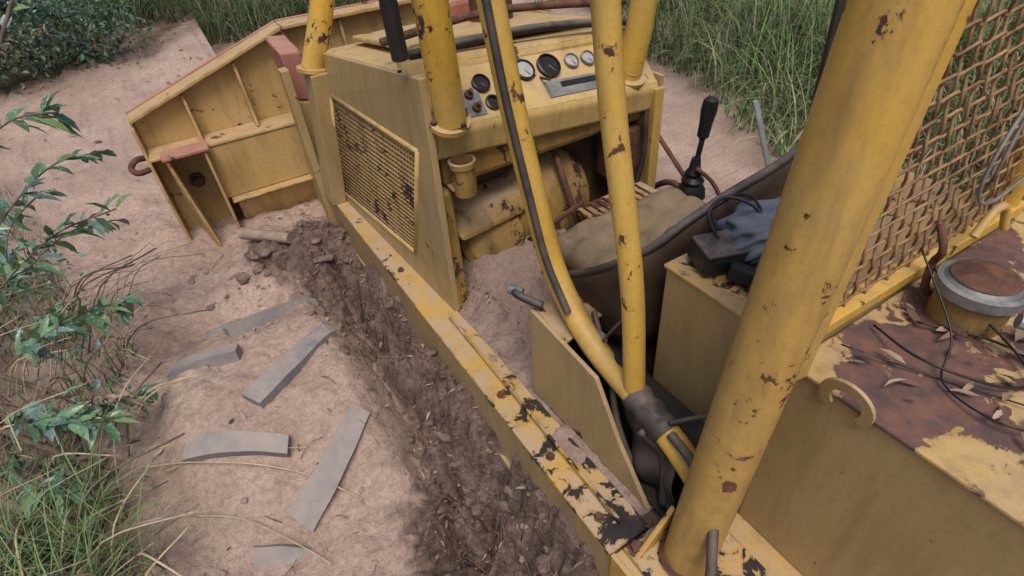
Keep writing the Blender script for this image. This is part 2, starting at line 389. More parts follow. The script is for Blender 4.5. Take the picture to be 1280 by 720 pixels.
# --- engine side & hood
GT=[(.50,2.285,.706),(.505,1.42,.776),(.50,1.636,.30),(.452,2.44,.235)]
out=[(.505,1.36,.198),(.515,1.335,1.0),(.52,2.34,.855),(.445,2.5,.198)]
def ring(name,o,i,mat,th):
    V=[Vector(p) for p in o]+[Vector(p) for p in i]; dx=Vector((th,0,0))
    V+= [v+dx for v in V]
    F=[]
    for k in range(4):
        j=(k+1)%4
        F+=[(k,j,4+j,4+k),(8+k,12+k,12+j,8+j),(k,8+k,8+j,j),(4+k,4+j,12+j,12+k)]
    return mk(name,V,F,mat,L,bev=.003)
ring('engine_side_panel',[out[0],out[1],out[2],out[3]],[GT[2],GT[1],GT[0],GT[3]],M_kh,.02)
gl=[]
def bil(q,u,v):
    a,b_,c_,d_=[Vector(p) for p in q]
    return (a*(1-u)+b_*u)*(1-v)+(d_*(1-u)+c_*u)*v
for k in range(1,34):
    u=k/34; gl.append(([bil(GT,u,0)+Vector((.008,0,0)),bil(GT,u,1)+Vector((.008,0,0))],.0054))
for k in range(1,24):
    v=k/24; gl.append(([bil(GT,0,v)+Vector((.004,0,0)),bil(GT,1,v)+Vector((.004,0,0))],.0048))
tubes('radiator_grille',gl,M_grimy,L,6,1)
tubes('grille_frame',[([bil(GT,0,0),bil(GT,1,0)],.009),([bil(GT,1,0),bil(GT,1,1)],.009),([bil(GT,1,1),bil(GT,0,1)],.009),([bil(GT,0,1),bil(GT,0,0)],.009)],M_hood,L,6,1)
box('radiator_core',(.56,1.66,.2),(1.36,2.3,.8),M_dark,L)
hexa('hood',[(.522,1.5,.80),(1.40,1.5,.74),(1.40,2.4,.70),(.525,2.38,.74),(.522,1.5,.985),(1.40,1.5,.93),(1.38,2.4,.84),(.525,2.38,.858)],M_hood,L,.025)
prism('hood_raised_lid',[(.62,1.62,.982),(1.28,1.62,.942),(1.26,2.3,.866),(.64,2.3,.882)],(0,0,.02),M_hood,L,.008)
box('hood_seam',(.518,1.49,.80),(.53,1.497,.985),M_black,L,.001)
box('engine_side_right',(1.385,1.36,.2),(1.40,2.4,.80),M_kh,L)
box('nose_panel',(.50,2.405,.2),(1.40,2.44,.83),M_yel,L)
box('nose_badge',(.95,2.25,.885),(1.2,2.33,.96),M_red,L,.02)
lathe('air_cleaner_stack',[(.075,0),(.08,.01),(.08,.16),(.095,.165),(.095,.2),(.06,.22),(.05,.5)],(1.08,1.95,.91),(0,0,1),M_rust,L)
lathe('exhaust_pipe',[(.035,0),(.035,.9)],(1.25,2.15,.87),(0,0,1),M_rust,L)
def dz(x): return -.085*(x-.56)
pf=[(1.362,.825),(1.37,.845),(1.50,.962),(1.515,.995),(1.56,.995),(1.56,.80),(1.42,.74),(1.375,.75)]
V=[];x0,x1=.54,1.385
for x in(x0,x1):
    for y,z in pf: V.append((x,y,z+dz(x)))
n=len(pf); F=[tuple(range(n)),tuple(range(2*n-1,n-1,-1))]+[(i,n+i,n+(i+1)%n,(i+1)%n) for i in range(n)]
mk('dashboard',V,fixn(V,F),M_hood,L,bev=.008)
dn=Vector((.06,-.67,.74)).normalized()
def dsh(x,t,off=0): return Vector((x,1.37+.13*t,.845+.117*t+dz(x)))+dn*off
for nm,x,t,r in(('gauge_large',.995,.72,.040),('gauge_speed',.905,.72,.034),('gauge_oil',1.085,.74,.025),('gauge_temp',1.15,.74,.025),('gauge_black',.745,.62,.028)):
    lathe(nm+'_bezel',[(r,0),(r,.012),(r*.86,.014),(r*.84,.006)],dsh(x,t),dn,M_blackc if r>.03 or 'black' in nm else M_grey,L)
    lathe(nm+'_face',[(r*.83,0),(r*.83,.008)],dsh(x,t),dn,M_blackc if 'black' in nm or 'large' in nm else M_dial,L)
    e1=dn.cross(Vector((1,0,0))).normalized()
    tubes(nm+'_needle',[([dsh(x,t,.0095),dsh(x,t,.0095)-e1*r*.6+Vector((r*.3,0,0))],.0012)],M_red,L)
def plate_on(name,x,t,w,h,mat,off=.001,th=.003):
    e1=Vector((1,0,-.085)).normalized(); e2=dn.cross(e1).normalized(); c=dsh(x,t,off)
    return prism(name,[c-e1*w/2-e2*h/2,c+e1*w/2-e2*h/2,c+e1*w/2+e2*h/2,c-e1*w/2+e2*h/2],dn*th,mat,L,.0008)
plate_on('indicator_plate',1.10,.28,.30,.055,M_grey); plate_on('indicator_slot',1.10,.33,.19,.018,M_blackc,.004)
plate_on('warning_label',1.19,.12,.10,.014,M_dial,.004)
plate_on('switch_plate',.675,.32,.10,.085,M_grey)
for i,(x,t) in enumerate(((.65,.45),(.69,.45),(.65,.18),(.695,.2))):
    lathe('switch_%d'%i,[(.013,0),(.013,.012),(.007,.014),(.006,.03)],dsh(x,t,.004),dn,M_rust if i%2 else M_grey,L,12)
lathe('round_socket',[(.024,0),(.024,.008),(.018,.01),(.017,.002)],dsh(.755,.25),dn,M_blackc,L)
tubes('lever_on_dash',[([dsh(.95,.55),dsh(.945,.35,.04),dsh(.93,.3,.07)],.004)],M_blackc,L)
tube('windscreen_rubber',[(.57,1.53,1.005),(.9,1.53,1.0),(1.1,1.52,.985),(1.36,1.5,.95)],.013,M_black,L)
tube('hood_cross_bar',[(.53,1.62,1.03),(.9,1.6,1.05),(1.38,1.56,1.0)],.012,M_rust,L)
box('dash_left_cheek',(.527,1.365,.2),(.54,1.56,.84),M_grimy,L)
box('dash_under_lip',(.56,1.40,.64),(1.36,1.47,.75),M_grimy,L,.02)
box('inner_side_wall',(.541,1.38,.2),(.575,1.558,.64),M_grimy,L,.01)
box('firewall',(.545,1.56,.2),(1.38,1.60,.80),M_dark,L)
lathe('brake_booster',[(.05,-.03),(.11,0),(.125,.03),(.125,.10),(.10,.13),(.04,.14)],(.745,1.54,.34),(-.12,-1,.35),M_grimy,L)
lathe('converter_housing',[(.20,0),(.20,.08),(.17,.12),(.10,.15),(.05,.16)],(.98,1.56,.38),(0,-1,.25),M_grimy,L)
hexa('brake_housing_shelf',[(.58,1.38,.44),(.92,1.42,.44),(.92,1.558,.44),(.58,1.558,.44),(.58,1.42,.50),(.90,1.46,.52),(.90,1.558,.54),(.58,1.558,.54)],M_grimy,L,.02)
lathe('reservoir_cup',[(.030,-.06),(.034,-.055),(.036,.03),(.041,.035),(.041,.05),(.033,.052),(.03,.01)],(.60,1.335,.70),(0,0,1),M_grimy,L)
box('cup_bracket',(.56,1.34,.655),(.64,1.38,.668),M_grimy,L)
tubes('cab_hoses',[([(.85,1.4,.2),(.86,1.35,.4),(.9,1.42,.6),(.95,1.5,.75)],.014),([(1.2,1.5,.2),(1.22,1.38,.45),(1.3,1.42,.72)],.012),([(1.28,1.4,.25),(1.33,1.36,.5),(1.36,1.4,.76)],.009),([(1.1,1.5,.3),(1.12,1.3,.4),(1.18,1.2,.35)],.012),([(.7,1.45,.25),(.8,1.3,.27),(1.0,1.28,.27)],.013),([(.86,1.50,.5),(.88,1.3,.42),(.92,1.2,.33)],.010)],M_black,L,10,8)
tubes('control_rods',[([(.82,1.48,.25),(.93,1.2,.55)],.009),([(1.0,1.5,.7),(1.02,1.3,.3)],.012),([(1.32,1.42,.3),(1.38,1.38,.7)],.011)],M_rust,L,8,1)
box('valve_block',(1.24,1.40,.42),(1.36,1.52,.62),M_rust,L,.01)
hexa('right_dash_pillar',[(1.36,1.35,.2),(1.40,1.35,.2),(1.40,1.45,.2),(1.36,1.45,.2),(1.36,1.352,.76),(1.40,1.352,.76),(1.40,1.48,.76),(1.36,1.48,.76)],M_yel,L)
box('tread_plate',(1.0,1.17,.43),(1.30,1.33,.445),M_grimy,L)
tubes('tread_plate_ribs',[([(1.02+.03*i,1.185,.448),(1.02+.03*i,1.315,.448)],.004) for i in range(9)],M_rust,L,6,1)
box('transmission_cover',(.80,.72,.2),(1.35,1.17,.428),M_dark,L,.02)
def cushion(name,P,mat,par,n=24,puff=.02,th=.07):
    V=[];F=[]
    a,b_,c_,d_=[Vector(p) for p in P]; nr=(b_-a).cross(d_-a).normalized()
    for lay in(0,1):
        for i in range(n+1):
            for j in range(n+1):
                u=i/n;v=j/n; p=(a*(1-u)+b_*u)*(1-v)+(d_*(1-u)+c_*u)*v
                e=min(u,1-u,v,1-v); k=min(1,e/.12); k=math.sqrt(max(0,1-(1-k)**2))
                w=.007*math.sin(u*23+v*9)+.006*math.sin(v*31-u*7)-.02*math.exp(-((u-.5)**2+(v-.5)**2)*9)
                V.append(p+nr*(k*(puff+th/2)+w*k if lay==0 else -k*th/2))
    m_=(n+1)**2
    for i in range(n):
        for j in range(n):
            q=(i*(n+1)+j,(i+1)*(n+1)+j,(i+1)*(n+1)+j+1,i*(n+1)+j+1)
            F.append(q); F.append(tuple(m_+x for x in q[::-1]))
    o=mk(name,V,F,mat,par,smooth=True)
    w=o.modifiers.new('w','WELD'); w.merge_threshold=.0005
    return o
cushion('seat_cushion',[(.75,.74,.48),(1.27,.74,.48),(1.27,1.15,.49),(.75,1.15,.49)],M_seatk,L)
V=[];F=[]
path=cat([(.705,1.04,0),(.695,.90,0),(.71,.75,0),(.80,.70,0),(.98,.68,0),(1.14,.68,0),(1.25,.70,0),(1.31,.77,0),(1.32,.92,0)],5)
def tops(t): return float(np.interp(t,[0,.12,.25,.34,.45,.6,.75,.88,1],[.49,.56,.70,.77,.83,.87,.86,.76,.55]))
npth=len(path)
for i,p in enumerate(path):
    t=i/(npth-1); tz=tops(t); tn=(path[min(i+1,npth-1)]-path[max(i-1,0)]).normalized(); nn=Vector((-tn.y,tn.x,0))
    for k in range(7):
        s=k/6; z=.42+(tz-.42)*s; V.append(Vector((p.x,p.y,z))-nn*(.03*s))
for i in range(npth-1):
    for k in range(6): F.append((i*7+k,i*7+k+1,(i+1)*7+k+1,(i+1)*7+k))
o=mk('seat_backrest_shell',V,F,M_seatd,L,smooth=True); so=o.modifiers.new('s','SOLIDIFY'); so.thickness=.016; so.offset=0
tube('seat_backrest_piping',[V[i*7+6]+Vector((0,0,.004)) for i in range(0,npth,3)],.0105,M_black,L,10,3)
cushion('seat_back_pad',[(.80,.725,.53),(.80,.71,.74),(1.22,.71,.80),(1.22,.725,.53)],M_seatk,L,puff=.015,th=.04)
# --- left side step panel and cavity
prism('step_side_panel',[(.533,.91,.2),(.536,.91,.52),(.545,.65,.485),(.548,.56,.335),(.55,.45,.2)],(.012,0,0),M_kh,L)
box('step_front_panel',(.548,.898,.2),(.72,.91,.515),M_kh,L)
prism('step_top_plate',[(.548,.90,.515),(.72,.90,.515),(.72,.80,.50),(.549,.77,.49)],(0,0,.008),M_grimy,L)
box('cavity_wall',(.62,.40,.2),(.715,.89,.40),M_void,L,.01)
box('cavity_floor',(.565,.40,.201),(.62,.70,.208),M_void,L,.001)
lathe('hydraulic_knob',[(.022,0),(.025,.004),(.025,.02),(.016,.024),(.016,.034)],(.615,.735,.49),(-.1,-.3,1),M_grey,L,16)
lathe('black_filter',[(.03,0),(.03,.07),(.02,.08)],(.64,.65,.44),(-.1,-.1,1),M_blackc,L,20)
tubes('side_cables',[([(.62,.72,.5),(.60,.66,.6),(.66,.64,.66),(.70,.66,.55)],.004),([(.57,.52,.42),(.60,.47,.35),(.58,.43,.22)],.012),([(.56,.88,.535),(.52,.93,.56),(.53,.97,.55)],.011),([(.66,.80,.52),(.62,.70,.47),(.60,.6,.40)],.008),([(.60,.66,.47),(.575,.60,.36),(.57,.52,.25)],.009)],M_black,L,8,8)
tube('lever_tip',[(.535,.935,.553),(.515,.965,.56)],.014,M_grey,L,12,1)
def flap(name,q,mat,n=16,amp=.010):
    V=[];F=[]
    a,b_,c_,d_=[Vector(p) for p in q]; nr=(b_-a).cross(d_-a).normalized()
    for i in range(n+1):
        for j in range(n+1):
            u=i/n;v=j/n;p=(a*(1-u)+b_*u)*(1-v)+(d_*(1-u)+c_*u)*v
            V.append(p+nr*amp*(math.sin(u*9+v*3)+.6*math.sin(v*12+u*4)))
    for i in range(n):
        for j in range(n): F.append((i*(n+1)+j,(i+1)*(n+1)+j,(i+1)*(n+1)+j+1,i*(n+1)+j+1))
    o=mk(name,V,F,mat,L,smooth=True); s_=o.modifiers.new('s','SOLIDIFY'); s_.thickness=.004
flap('rubber_flap',[(.590,.62,.49),(.60,.44,.46),(.585,.40,.22),(.582,.54,.24)],M_black)
# --- seat box & deck
box('seat_box',(.72,.335,.2),(1.46,.64,.728),M_kh,L,.004)
box('seat_box_lid',(.716,.40,.729),(1.46,.645,.738),M_yel,L,.003)
box('rear_tank',(.72,-1.2,-.15),(1.95,.333,.700),M_kh,L,.006)
box('rear_deck_plate',(.714,-1.2,.701),(1.96,.33,.710),M_deck,L,.003)
def arcplate(name,c,r0,r1,a0,a1,ex,ey,th,mat,n=20):
    c=Vector(c);ex=Vector(ex).normalized();ey=Vector(ey).normalized();P=[]
    for i in range(n+1): a_=a0+(a1-a0)*i/n; P.append(c+(ex*math.cos(a_)+ey*math.sin(a_))*r1)
    for i in range(n,-1,-1): a_=a0+(a1-a0)*i/n; P.append(c+(ex*math.cos(a_)+ey*math.sin(a_))*r0)
    nr=ex.cross(ey)*th; V=P+[p+nr for p in P]; m_=2*n+2; F=[]
    for i in range(n):
        j=m_-1-i; F.append((i,i+1,j-1,j)); F.append((m_+i,m_+j,m_+j-1,m_+i+1))
    for i in range(m_): j=(i+1)%m_; F.append((i,m_+i,m_+j,j))
    return mk(name,V,F,mat,L,bev=.001)
arcplate('lifting_eye',(.706,.225,.712),.026,.046,-.75,math.pi+.75,(0,1,0),(-.12,0,1),.007,M_kh)
fc=(1.055,.225,.71)
lathe('filler_neck',[(.058,0),(.058,.055),(.05,.06)],fc,(0,0,1),M_grimy,L)
lathe('filler_cap',[(.064,.06),(.068,.065),(.068,.085),(.060,.088),(.058,.084),(.05,.094),(.03,.102),(0.001,.105)],fc,(0,0,1),M_grey,L)
lathe('filler_cap_rust',[(.052,.0955),(.03,.1045),(0.001,.1075)],fc,(0,0,1),M_rust,L)
tube('filler_hasp_ring',[(1.17,.30,.80),(1.21,.30,.84),(1.26,.30,.83),(1.28,.29,.78)],.008,M_yel,L)
tube('deck_hose',[(1.0,.12,.80),(1.02,.09,.78),(1.06,.05,.745),(1.14,-.01,.74),(1.3,-.1,.74)],.011,M_blackc,L)
lathe('hose_nipple',[(.013,0),(.013,.03)],(.985,.145,.80),(.4,-.7,-.1),M_grey,L,10)
tubes('loose_wires',[([(.90,.30,.72),(.86,.20,.74),(.92,.10,.725),(.99,.08,.73),(1.02,.16,.72),(.96,.26,.725)],.0022),
  ([(.98,.31,.85),(.93,.2,.76),(.86,.16,.72),(.84,.06,.73),(.93,.0,.72)],.0018),
  ([(1.05,.3,.78),(1.0,.12,.73),(.92,.05,.72),(.88,.02,.74)],.002),
  ([(.80,.3,.73),(.88,.15,.715),(.95,-.03,.73),(1.02,-.06,.72)],.0015)],M_blackc,L,6,8)
# --- rollover frame
def flange(name,c,ax,r,mat=M_yel):
    lathe(name,[(r,0),(r,.014),(r*.62,.016),(r*.6,.035)],c,ax,mat,L,24)
B=Vector((.535,.315,.2)); dirp=Vector((.135,.011,1.092))
def post(t): return B+dirp*t
tube('rollover_main_post',[B,post(.5),post(1.0),post(1.75)],.052,M_post,L,40,8)
pd=dirp.normalized(); e=Vector((1,-.1,-.2)); e=(e-pd*e.dot(pd)).normalized(); f_=pd.cross(e)
q0=post(.5)+e*.044; q1=post(1.75)+e*.047
prism('post_mesh_flange',[q0-f_*.020,q0-f_*.020+e*.040,q1-f_*.020+e*.032,q1-f_*.020],-f_*.008,M_post,L,.002)
box('post_base_plate',(.44,.20,.201),(.66,.41,.216),M_rail,L)
prism('post_gusset',[(.445,.37,.216),(.56,.38,.216),(.54,.37,.34)],(0,.012,0),M_yel,L)
lathe('post_weld_bead',[(.054,0),(.060,.006),(.054,.016)],(.536,.315,.216),(.13,0,1),M_rust,L,30)
bolts('post_base_bolts',[(.462,.39,.217),(.62,.38,.217),(.47,.22,.217)],(0,0,1),M_rust,L,.014,.016)
T3=[(.60,1.13,1.45),(.60,1.09,1.24),(.60,1.026,1.0),(.60,.955,.80),(.60,.89,.645),(.60,.80,.545),(.60,.70,.487),(.60,.56,.462),(.60,.45,.43),(.60,.36,.38),(.60,.30,.33)]
tube('side_rail_curved',T3,.0295,M_tube,L,28,8)
tube('side_rail_upright',[(.60,.578,.47),(.606,.62,.75),(.612,.70,1.05),(.613,.736,1.246),(.615,.78,1.6)],lambda t:.024,M_tube,L,24,8)
tube('door_rubber_seal',[(.574,1.07,1.28),(.570,1.0,1.03),(.570,.93,.83),(.570,.87,.68),(.573,.79,.57)],.009,M_black,L,10,8)
tube('rubber_wrap',[(.60,.575,.465),(.60,.52,.452),(.60,.47,.438)],lambda t:.034+.003*math.sin(t*17),M_black,L,24,6)
tubes('wrap_tie',[([(.60,.47,.475),(.63,.44,.50),(.68,.42,.50),(.70,.40,.52)],.006)],M_black,L,8,8)
tube('grey_conduit',[(.585,.45,.47),(.575,.38,.465),(.55,.30,.43),(.505,.245,.36),(.48,.21,.28),(.495,.13,.21)],.0105,M_black,L,12,8)
tube('rops_front_post',[(.585,1.335,.87),(.562,1.30,1.18),(.545,1.28,1.7)],.043,M_tube,L,28,4)
flange('rops_front_post_flange',(.583,1.345,.862),(0,-.35,1),.060)
bolts('front_post_bolts',[(.535,1.34,.872),(.63,1.34,.868),(.60,1.30,.862)],(0,-.35,1),M_rust,L,.010,.014)
tube('rops_right_front_post',[(1.29,1.42,.80),(1.32,1.40,1.04),(1.36,1.38,1.6)],.043,M_tube,L,28,4)
flange('rops_right_post_flange',(1.29,1.42,.80),(0,-.4,1),.060)
bolts('right_post_bolts',[(1.245,1.41,.80),(1.335,1.41,.79),(1.29,1.375,.78)],(0,-.4,1),M_rust,L,.010,.014)
tube('exhaust_flex',[(.50,1.40,1.04),(.49,1.38,1.2),(.485,1.36,1.6)],lambda t:.022+.003*math.sin(t*150),M_black,L,16,24)
tube('rops_nose_post',[(.475,2.37,.80),(.584,2.36,1.04),(.75,2.34,1.5)],.045,M_tube,L,24,4)
flange('rops_nose_post_flange',(.475,2.37,.79),(.2,0,1),.065)
hexa('tower_post',[(.385,2.36,.2),(.45,2.36,.2),(.45,2.50,.2),(.385,2.50,.2),(.445,2.30,.79),(.52,2.30,.79),(.52,2.42,.79),(.445,2.42,.79)],M_kh,L)
box('tower_post_strap',(.37,2.50,.0),(.405,2.56,.78),M_kh,L)
tube('rops_rear_right_bar',[(1.4,.78,.2),(1.40,.79,.72),(1.39,.80,1.2),(1.36,.8,1.6)],.028,M_rust,L,16,4)
prism('rear_bar_rubber',[(1.34,.77,.70),(1.395,.765,.70),(1.385,.785,1.3),(1.32,.785,1.3)],(0,.01,0),M_black,L)
tube('rops_rear_right_post',[(1.52,.36,.2),(1.45,.36,.8),(1.18,.38,1.5),(1.12,.39,1.75)],.03,M_tube,L,24,4)
MY=.345
gl=[]
def rx(z): return 1.46-.40*(z-.75)
def lx(z): return B.x+dirp.x*(z-.2)/1.092+.07
def wave(p0,p1,amp,ph,step,ax2=.6):
    p0=Vector(p0);p1=Vector(p1);d=p1-p0;n=max(4,int(d.length/step*4));t=d.normalized(); q=Vector((t.z,0,-t.x)); R=[]
    for i in range(n+1):
        s=i/n; w=math.sin(math.pi*s*d.length/step+ph)
        R.append(p0+d*s+q*amp*w*.9+Vector((random.gauss(0,.0008),amp*w*ax2,random.gauss(0,.0008))))
    return R
st=.034
k=0
for x in np.arange(.56,1.62,st):
    z0,z1=.745,1.62; j=random.gauss(0,.003)
    pts=wave((x+.13+j,MY,z0),(x-.02-j,MY+.035,z1),.0070,(k%2)*math.pi,st)
    pts=[p for p in pts if lx(p.z)<p.x<rx(p.z)]
    if len(pts)>3: gl.append((pts,.0028))
    k+=1
for z in np.arange(.765,1.62,st):
    a_,b_=lx(z),rx(z); j=random.gauss(0,.003)
    if b_-a_>.05: gl.append((wave((a_,MY+.04*(z-.75),z+j),(b_,MY+.04*(z-.75),z-j),.0070,(k%2)*math.pi,st),.0028))
    k+=1
tubes('guard_mesh',gl,M_mesh,L,6,1)
hexa('guard_sill_bar',[(.66,.325,.742),(1.50,.325,.712),(1.50,.365,.712),(.66,.365,.742),(.66,.325,.765),(1.50,.325,.742),(1.50,.365,.742),(.66,.365,.765)],M_tube,L,.003)
tubes('mesh_chain',[([(1.06,.325,.86),(1.05,.30,.82),(1.065,.31,.78),(1.05,.30,.74),(1.06,.29,.72)],.007)],M_rust,L,8,6)
tubes('mesh_cables',[([(1.25,.33,1.2),(1.12,.315,.95),(1.2,.31,.86),(1.42,.31,.90)],.0035),([(1.2,.33,1.4),(1.18,.32,1.1),(1.15,.31,.92)],.003)],M_grey,L,6,8)
# --- levers
tubes('gear_lever_shaft',[([(1.46,1.23,.2),(1.465,1.23,.45),(1.49,1.235,.60)],.010)],M_blackc,L,8,4)
lathe('gear_lever_boot',[(.055,-.03),(.05,0),(.038,.02),(.042,.035),(.030,.05),(.032,.065),(.022,.08),(.016,.12)],(1.462,1.23,.40),(.03,0,1),M_blackc,L,20)
lathe('gear_lever_knob',[(.012,0),(.021,.01),(.023,.06),(.028,.10),(.026,.135),(.010,.147)],(1.487,1.235,.585),(.12,0,1),M_blackc,L,20)
tubes('rusty_lever',[([(1.49,1.21,.25),(1.48,1.23,.38),(1.40,1.39,.60)],.009)],M_rust,L,8,1)
lathe('rusty_lever_knob',[(.008,-.012),(.016,-.006),(.018,.005),(.009,.016)],(1.40,1.39,.612),(-.3,.6,.6),M_rust,L,12)
hexa('pale_lever',[(1.365,.865,.62),(1.38,.865,.62),(1.38,.875,.62),(1.365,.875,.62),(1.372,.975,.82),(1.392,.975,.82),(1.392,.985,.82),(1.372,.985,.82)],M_dial,L,.002)
tubes('lever_linkages',[([(1.42,1.1,.36),(1.44,1.3,.40),(1.46,1.45,.3)],.012),([(1.45,1.0,.3),(1.5,1.15,.42),(1.44,1.2,.5)],.008)],M_rust,L,8,4)
box('lever_quadrant',(1.40,1.08,.2),(1.50,1.34,.34),M_dark,L,.015)
# --- front blade
BL=empty('dozer_blade'); BL.parent=L
def bp(name,poly,off,mat=M_blade,bev=.004):
    o=prism(name,poly,off,mat,L,bev); o.parent=BL; return o
bp('blade_back_plate',[(-.25,3.0,-.06),(2.2,3.0,-.06),(2.2,3.0,.58),(1.42,3.0,.83),(.50,3.0,.83),(-.25,3.0,.585)],(0,.03,0))
bp('blade_top_cap',[(-.26,2.94,.588),(.50,2.94,.838),(.50,3.06,.838),(-.26,3.06,.588)],(0,0,.018),M_blade)
bp('blade_top_cap_mid',[(.503,2.94,.838),(1.42,2.94,.838),(1.42,3.06,.838),(.503,3.06,.838)],(0,0,.018),M_blade)
bp('blade_top_edge_red',[(-.262,3.062,.575),(.50,3.062,.825),(.50,3.062,.862),(-.262,3.062,.612)],(0,.014,0),M_red)
bp('blade_top_edge_red_mid',[(.503,3.062,.825),(1.42,3.062,.825),(1.42,3.062,.862),(.503,3.062,.862)],(0,.014,0),M_red)
bp('blade_end_plate',[(-.265,2.92,.57),(-.265,3.12,.60),(-.265,3.2,-.08),(-.265,2.88,-.08),(-.265,2.86,.25)],(.014,0,0))
bp('blade_mid_flange',[(-.25,2.84,.452),(1.4,2.84,.44),(1.4,2.998,.44),(-.25,2.998,.452)],(0,0,-.014))
bp('blade_box_face',[(-.02,2.845,.436),(1.4,2.845,.425),(1.4,2.845,.16),(-.02,2.845,.17)],(0,.012,0))
bp('blade_box_face_low',[(.02,2.80,.155),(1.4,2.80,.15),(1.4,2.90,-.06),(.02,2.90,-.06)],(0,.012,0))
bp('blade_mid_flange_low',[(-.0,2.79,.168),(1.4,2.79,.158),(1.4,2.90,.158),(-.0,2.90,.168)],(0,0,-.010))
for i,x in enumerate((-.02,.24,.50,.78,1.05)):
    zt=min(.83,.585+(x+.25)*.327)-.005
    bp('blade_rib_%d'%i,[(x,2.90,.453),(x,2.998,.453),(x,2.998,zt),(x,2.965,zt)],(.014,0,0))
bp('bracket_left_plate',[(-.19,2.76,.452),(-.19,2.998,.452),(-.19,2.998,-.08),(-.14,2.76,-.05)],(.014,0,0))
bp('bracket_right_plate',[(-.03,2.76,.452),(-.03,2.998,.452),(-.03,2.998,-.08),(-.03,2.76,-.05)],(.014,0,0))
bp('bracket_top_plate',[(-.20,2.75,.456),(.0,2.75,.456),(.0,2.86,.456),(-.20,2.86,.456)],(0,0,.016),M_red)
bp('bracket_foot',[(-.18,2.755,-.03),(-.02,2.755,-.03),(-.02,2.99,-.04),(-.18,2.99,-.04)],(0,0,-.014))
o=lathe('bracket_pin',[(.035,0),(.035,.02),(.022,.022),(.022,.06),(.010,.065)],(-.11,2.985,.25),(0,-1,.1),M_rust,L,20); o.parent=BL
o=tube('cutting_edge_hook',[(-.26,2.98,.42),(-.31,2.95,.43),(-.34,2.93,.405),(-.32,2.92,.38),(-.27,2.96,.37)],.014,M_rust,L,10,6); o.parent=BL
bp('blade_cutting_edge',[(-.25,3.05,-.12),(2.2,3.05,-.12),(2.2,3.10,.02),(-.25,3.10,.02)],(0,.02,0),M_rust)
hexa('push_arm_plate',[(.42,2.60,.62),(.50,2.60,.60),(.50,2.84,.60),(.42,2.84,.62),(.40,2.58,.83),(.49,2.58,.82),(.49,2.84,.84),(.40,2.84,.85)],M_red,L,.008)
hexa('push_arm',[(.39,2.52,-.05),(.50,2.52,-.05),(.50,2.84,-.05),(.39,2.84,-.05),(.41,2.60,.618),(.50,2.60,.598),(.50,2.83,.598),(.41,2.83,.618)],M_kh,L,.008)
hexa('loader_arm_right',[(1.44,2.3,.1),(1.52,2.3,.1),(1.52,2.99,.1),(1.44,2.99,.1),(1.44,2.3,.4),(1.52,2.3,.4),(1.52,2.99,.35),(1.44,2.99,.35)],M_kh,L,.008)
# --- loose objects on the seat box
pch=empty('black_pouch')
obox('pouch_body',(.80,.575,.765),(.11,.08,.05),(.1,.05,-.3),M_blackc,pch,.012)
obox('pouch_flap',(.80,.572,.792),(.105,.075,.010),(.1,.05,-.3),M_black,pch,.004)
cb=empty('charging_cable')
tubes('cord',[([(.80,.58,.79),(.80,.62,.84),(.85,.62,.86),(.88,.56,.84),(.84,.49,.78),(.80,.475,.77)],.0038),([(.82,.60,.79),(.86,.66,.82),(.9,.6,.85),(.85,.5,.80),(.79,.50,.76)],.003)],M_blackc,cb,8,8)
obox('plug_a',(.79,.50,.762),(.030,.07,.034),(.2,.1,.6),M_blackc,cb,.006)
obox('plug_b',(.785,.455,.757),(.034,.05,.03),(.1,.2,.2),M_blackc,cb,.005)
bg=empty('cloth_bag')
bm=bmesh.new(); bmesh.ops.create_icosphere(bm,subdivisions=5,radius=1)
for v in bm.verts:
    p=v.co.copy(); w=.10*math.sin(p.x*6+p.y*4)*math.sin(p.z*5+p.x*3)+.06*math.sin(p.y*13+p.z*9)+.04*math.sin(p.x*19-p.z*11)
    q=Vector((math.copysign(abs(p.x)**.7,p.x),math.copysign(abs(p.y)**.7,p.y),math.copysign(abs(p.z)**.75,p.z)))*(1+w)
    v.co=Matrix.Rotation(-.45,3,'Z')@Vector((q.x*.125,q.y*.070,q.z*.048+.03*q.x*.6))+Vector((.935,.535,.798))
me=bpy.data.meshes.new('bag_cloth'); bm.to_mesh(me); bm.free(); me.materials.append(M_bag)
for p in me.polygons: p.use_smooth=True
o=bpy.data.objects.new('bag_cloth',me); col.objects.link(o); o.parent=bg
bl=empty('blue_battery_pack'); obox('pack_body',(.855,.455,.760),(.08,.06,.042),(0,0,-.5),M_blackc,bl,.006); obox('pack_label',(.848,.450,.783),(.06,.042,.006),(0,0,-.5),M_blue,bl,.002)
tube('timber_offcut',[(-.02,2.64,gz(-.02,2.64)+.06),(.16,2.42,gz(.16,2.42)+.05)],lambda t:.030-.004*t,M_wood,None,8,1)
# ------------------------------------------------------------------ clods & litter
def ico(sub):
    bm=bmesh.new(); bmesh.ops.create_icosphere(bm,subdivisions=sub,radius=1)
    v=np.array([x.co[:] for x in bm.verts]); f=np.array([[y.index for y in x.verts] for x in bm.faces]); bm.free(); return v,f
I2=ico(2); I3=ico(3)
cl=[]
for i in range(1500):
    t=rng.random()
    if t<.64: x=rng.uniform(.12,.40); y=rng.uniform(.3,2.5); r=.002+.005*rng.random()**2 if rng.random()<.95 else rng.uniform(.010,.028)
    elif t<.76: x=rng.normal(.14,.18); y=rng.normal(2.38,.18); r=.003+.008*rng.random()**3 if rng.random()<.9 else rng.uniform(.012,.035)
    else: x=rng.uniform(-1,.4); y=rng.uniform(.6,3.6); r=.002+.010*rng.random()**3
    if x>.405: continue
    cl.append((x,y,r,.95 if t<.76 else .2))
cl=np.array(cl); cz_,cd_,ct_=G(cl[:,0],cl[:,1])
Vs=[];Fs=[];Cs=[];o_=0
